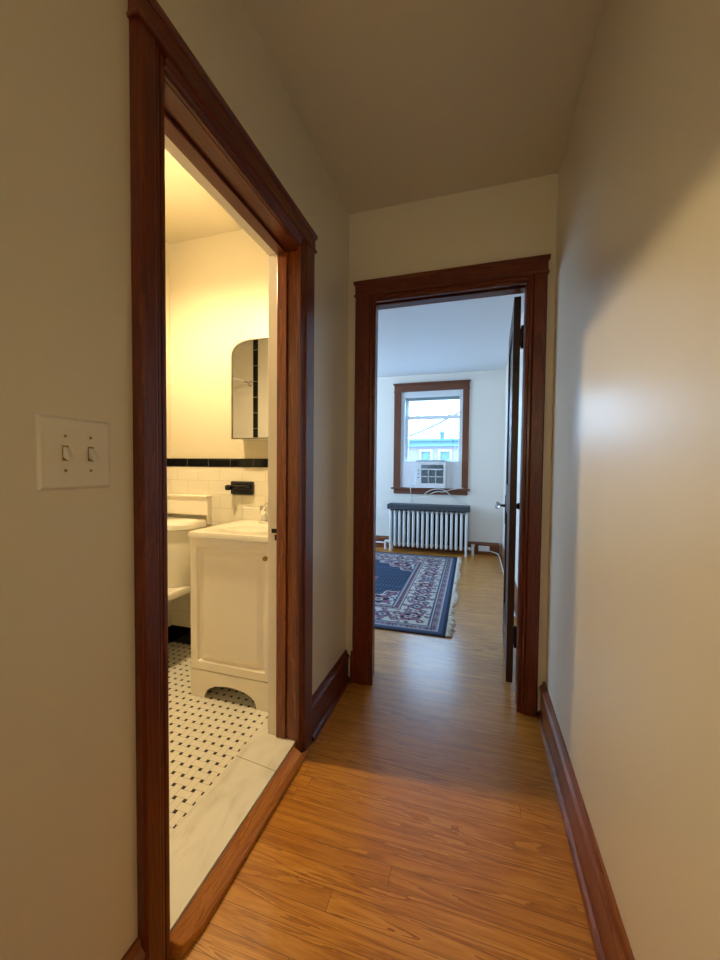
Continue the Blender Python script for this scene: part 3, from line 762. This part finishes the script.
for s_ in (-1, 1):
    m = MB(); m.lathe([(.020, zt+.018), (.020, zt+.035), (.014, zt+.05), (.024, zt+.062), (.026, zt+.095), (.020, zt+.108), (.001, zt+.112)], (fx+s_*.055, fy, 0), 10)
    m.box(fx+s_*.055-.008, fx+s_*.055+.008, fy-.045, fy+.01, zt+.098, zt+.108, .003)
    m.build('handle', M['chrome'], fa, smooth=True)

# black ceramic holder on the tile
hd = thing('towel_bar_bracket', 'black ceramic bracket with a short peg on the white tile wall', 'bracket', (-1.40, TY, 1.03))
B('plate', M['blackceramic'], (-1.486, -1.322, TY-tt-.018, TY-tt, 1.022, 1.108), parent=hd, bev=.008)
m = MB(); m.box(-1.487, -1.450, TY-.085, TY-.045, 1.052, 1.086, .010, 3); m.box(-1.47, -1.335, TY-.060, TY-.024, 1.060, 1.085, .008, 3)
m.build('peg', M['blackceramic'], hd, smooth=True)

# medicine cabinet with arched mirror door
mc = thing('medicine_cabinet', 'arched mirror medicine cabinet with thin metal frame on bathroom wall', 'cabinet', (-1.21, 1.97, 1.365))
mx0, mx1, mz0, mzt = -1.411, -1.005, 1.363, 1.952
def archpts(i, y):
    x0, x1, z0_, z1_ = mx0+i, mx1-i, mz0+i, mzt-i; out = [(x0, y, z0_), (x1, y, z0_)]
    cxx = (x0+x1)/2; hx = (x1-x0)/2; hz = .10
    for k in range(25):
        a_ = PI*k/24; c_, s_ = math.cos(a_), math.sin(a_)
        out.append((cxx+hx*(abs(c_)**.75)*(1 if c_ > 0 else -1), y, z1_-hz+hz*(abs(s_)**.75)))
    return out
MB().loops([archpts(.004, TY-.0005), archpts(.004, 1.966)]).build('body', M['white_enamel'], mc)
M['frame_steel'] = plain('dull_steel_frame', (.28, .26, .22), .3, 1.0)
MB().loops([archpts(0, 1.965), archpts(0, 1.951), archpts(.003, 1.948), archpts(.008, 1.948), archpts(.009, 1.951), archpts(.009, 1.956)], cap0=True, cap1=False).build('frame', M['frame_steel'], mc)
MB().loops([archpts(.0092, 1.9600), archpts(.0092, 1.9535)]).build('mirror', M['mirror'], mc)

# ledge box behind the toilet
lb = thing('wall_ledge', 'shallow white boxed ledge on the wall above the toilet tank', 'ledge', (-1.79, TY-.04, .83))
B('box', M['vanity'], (LW+.012, -1.648, 2.022, TY-tt-.0005, .884, 1.000), parent=lb, bev=.002)
B('top_board', M['vanity'], (LW+.012, -1.638, 2.008, TY-tt-.0005, 1.0005, 1.012), parent=lb, bev=.003)
B('side_bracket', M['vanity'], (-1.6475, -1.641, 2.022, TY-tt-.0005, .828, .9995), parent=lb)

# toilet
to = thing('toilet', 'white toilet with rounded tank lid between vanity and left wall', 'toilet', (-1.775, 1.75, .002))
tx0, tx1 = LW+.03, -1.632; tc = (tx0+tx1)/2; hw = (tx1-tx0)/2
def tank(sc_, z, yb=1.985, yf=1.86, bulge=.085):
    pts = [(tc+hw*sc_, yb, z), (tc-hw*sc_, yb, z)]
    for k in range(13):
        q = -1+2*k/12
        pts.append((tc+q*hw*sc_, yf-bulge*(1-q**2)+.03*(abs(q)**8)+(1-sc_)*.2, z))
    return pts
MB().loops([tank(.86, .47), tank(.90, .49), tank(.97, .70), tank(.98, .815)]).build('tank', M['ceramic'], to, smooth=True)
MB().loops([tank(1.0, .8155, 1.99, 1.855), tank(1.035, .822, 1.992, 1.847), tank(1.035, .848, 1.992, 1.847), tank(1.0, .862, 1.99, 1.855), tank(.8, .868, 1.97, 1.88)]).build('tank_lid', M['ceramic'], to, smooth=True)
def oval(cx_, cy_, rx, ry, z, n=32): return [(cx_+rx*math.cos(2*PI*k/n), cy_+ry*math.sin(2*PI*k/n)*(1.0 if math.sin(2*PI*k/n) < 0 else .8), z) for k in range(n)]
MB().loops([oval(tc, 1.62, .10, .20, .004), oval(tc, 1.62, .095, .19, .05), oval(tc, 1.62, .080, .17, .16), oval(tc, 1.57, .11, .20, .27), oval(tc, 1.54, .155, .24, .37), oval(tc, 1.54, .16, .245, .39),
            oval(tc, 1.54, .12, .19, .39), oval(tc, 1.55, .09, .14, .30), oval(tc, 1.57, .03, .05, .22)]).build('bowl', M['ceramic'], to, smooth=True)
B('bowl_deck', M['ceramic'], (tc-.115, tc+.125, 1.70, 1.975, .42, .4695), parent=to, bev=.015)
MB().loops([oval(tc, 1.53, .158, .235, .392), oval(tc, 1.53, .163, .24, .400), oval(tc, 1.53, .158, .235, .412), oval(tc, 1.53, .10, .16, .416)]).build('seat_lid', M['ceramic'], to, smooth=True)
m = MB().cyl((tc-.10, 1.79, .76), (tc-.10, 1.752+.008, .76), .010); m.box(tc-.13, tc-.085, 1.752, 1.762, .755, .765, .003); m.build('flush_lever', M['chrome'], to)

# shower rod reflected in the mirror
rd = thing('shower_rod', 'chrome shower rod reaching from the near bathroom wall', 'shower rod', (-2.49, .1, 2.15))
MB().cyl((-2.49, .112, 2.15), (-2.49, 2.06, 2.15), .0125).build('rod', M['chrome'], rd, smooth=True)
MB().lathe([(.035, .100), (.035, .106), (.018, .125), (.013, .126)], (-2.49, 0, 2.15), 20, 'y').build('flange', M['chrome'], rd, smooth=True)
MB().lathe([(.013, 2.045), (.018, 2.046), (.035, 2.064), (.035, 2.0695)], (-2.49, 0, 2.15), 20, 'y').build('flange', M['chrome'], rd, smooth=True)

bath(False)
# bathroom lamp: bare bulb on a ceiling stem (left of the doorway's view)
lp = thing('ceiling_lamp', 'warm bulb under an added light-dimming shade hanging from the bathroom ceiling', 'lamp', (-1.42, 1.31, 2.25))
BX_, BY_, BZ_ = -1.42, 1.31, 2.28
BH = 2.595
MB().lathe([(.055, BH-.02), (.06, BH-.001)], (BX_, BY_, 0), 20).build('canopy', M['white_enamel'], lp, smooth=True)
MB().cyl((BX_, BY_, BZ_+.085), (BX_, BY_, BH-.02), .006).build('stem', M['chrome'], lp, smooth=True)
MB().cyl((BX_, BY_, BZ_+.030), (BX_, BY_, BZ_+.085), .018).build('socket', M['white_enamel'], lp, smooth=True)
g = G('added_shade_glass'); trn = g.n.new('ShaderNodeBsdfTranslucent'); dif = g.n.new('ShaderNodeBsdfDiffuse'); mx_ = g.n.new('ShaderNodeMixShader')
tpt = g.n.new('ShaderNodeBsdfTransparent'); mx2 = g.n.new('ShaderNodeMixShader'); mx2.inputs[0].default_value = .62
trn.inputs[0].default_value = (.9, .85, .75, 1); dif.inputs[0].default_value = (.85, .82, .75, 1); mx_.inputs[0].default_value = .5
g.l.new(trn.outputs[0], mx_.inputs[1]); g.l.new(dif.outputs[0], mx_.inputs[2])
g.l.new(tpt.outputs[0], mx2.inputs[1]); g.l.new(mx_.outputs[0], mx2.inputs[2]); g.l.new(mx2.outputs[0], g.n['Material Output'].inputs[0])
sh_ = bmesh.new(); rings = []
for r_, z_ in ((.020, .072), (.045, .060), (.070, .035), (.086, .004), (.092, -.022), (.089, -.022), (.083, .004), (.067, .033), (.043, .057), (.020, .069)):
    rings.append([sh_.verts.new((BX_+r_*math.cos(2*PI*k/28), BY_+r_*math.sin(2*PI*k/28), BZ_+z_)) for k in range(28)])
for A_, B_ in zip(rings, rings[1:]+rings[:1]):
    for k in range(28): sh_.faces.new((A_[k], A_[(k+1) % 28], B_[(k+1) % 28], B_[k]))
q = MB(); q.bm.free(); q.bm = sh_; q.build('added_shade', g.m, lp, smooth=True)  # unseen shade, added to dim the light on ceiling and upper wall
MB().lathe([(.001, -.035), (.020, -.029), (.033, -.008), (.034, .005), (.022, .024), (.014, .0305)], (BX_, BY_, BZ_), 20).build('bulb', M['bulb'], lp, smooth=True)

# added fill light on the end wall behind the camera, brightens the hall
wlp = thing('fill_globe', 'added globe of fill light on the end wall behind the camera', 'lamp', (-.17, -2.4, 1.6))
MB().lathe([(.06, -2.3995), (.06, -2.385), (.03, -2.375), (.028, -2.33)], (-.17, 0, 1.70), 24, 'y').build('fill_globe_mount', M['brass'], wlp, smooth=True)
g = G('fill_globe_glow'); g.b.inputs['Emission Color'].default_value = (1.0, .88, .66, 1); g.b.inputs['Emission Strength'].default_value = 30; g.fin((.9, .88, .8), .5)
MB().lathe([(.11*math.sin(PI*k/16), -2.23-.11*math.cos(PI*k/16)) for k in range(17)], (-.17, 0, 1.70), 28, 'y').build('globe', g.m, wlp, smooth=True)

# ------------------------------------------------------------------ outside
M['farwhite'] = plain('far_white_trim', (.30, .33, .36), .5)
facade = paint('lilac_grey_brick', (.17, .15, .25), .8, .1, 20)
bd = thing('row_house', 'pale brick row house with flat cornice across the street', 'building', (-2, 22, -5))
FY = 22.0
wins = [x for x in (-11.5, -10.4, -7.6, -6.5, -4.2, -3.085, -2.006, .6, 1.7, 4.5)]
wins = [-11.6, -10.5, -8.4, -7.3, -5.2, -3.085, -2.006, .1, 1.2, 3.3]
m = MB(); xs = [-14]+[q for x in wins for q in (x, x+.57)]+[8]
for i in range(0, len(xs), 2): m.box(xs[i], xs[i+1], FY, FY+.3, -5, 2.45)
for x in wins:
    for a_, b_ in ((-5, -3.4), (-1.9, .55), (2.2, 2.45)): m.box(x, x+.57, FY, FY+.3, a_, b_)
m.box(-14, 8, FY+.3, FY+6, -5, 2.45); m.build('brick_wall', facade, bd)
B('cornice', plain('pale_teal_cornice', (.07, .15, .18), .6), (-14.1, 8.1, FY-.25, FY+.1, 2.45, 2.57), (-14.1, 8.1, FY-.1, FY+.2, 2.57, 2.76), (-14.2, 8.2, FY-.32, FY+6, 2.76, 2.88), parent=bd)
for x in wins:
    for zb, zt_ in ((.55, 2.2), (-3.4, -1.9)):
        fr = B('window', M['farwhite'], (x-.09, x+.02, FY-.06, FY+.08, zb-.08, zt_+.09), (x+.55, x+.66, FY-.06, FY+.08, zb-.08, zt_+.09), (x+.02, x+.55, FY-.06, FY+.08, zt_-.03, zt_+.09), (x+.02, x+.55, FY-.10, FY+.08, zb-.10, zb),
               (x+.02, x+.55, FY+.02, FY+.10, (zb+zt_)/2-.03, (zb+zt_)/2+.03), parent=bd)
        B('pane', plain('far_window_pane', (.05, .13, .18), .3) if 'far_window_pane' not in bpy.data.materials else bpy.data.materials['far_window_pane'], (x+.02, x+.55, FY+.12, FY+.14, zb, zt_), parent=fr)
vent = thing('roof_vent', 'small pale hooded vent standing on the roof of the row house', 'vent', (-1.94, FY+.5, 2.88))
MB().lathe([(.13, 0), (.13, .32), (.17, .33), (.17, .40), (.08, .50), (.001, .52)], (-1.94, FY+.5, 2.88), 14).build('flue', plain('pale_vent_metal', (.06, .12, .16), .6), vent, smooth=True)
tag(MB().tube([(-11.5, 21.6, 0.4), (-3.74, 21.6, 3.02), (-1.10, 21.6, 4.22), (2.5, 21.6, 6.0)], .06, 6, 4).build('utility_cable', plain('dark_cable', (.10, .10, .13), .6), smooth=True), 'dark utility cable crossing the sky diagonally outside the window', 'cable')
struct(B('ground', paint('asphalt', (.16, .16, .17), .9, .2, 12), (-40, 40, 5.8, 60, -5.1, -5.0)), 'street far below the window')
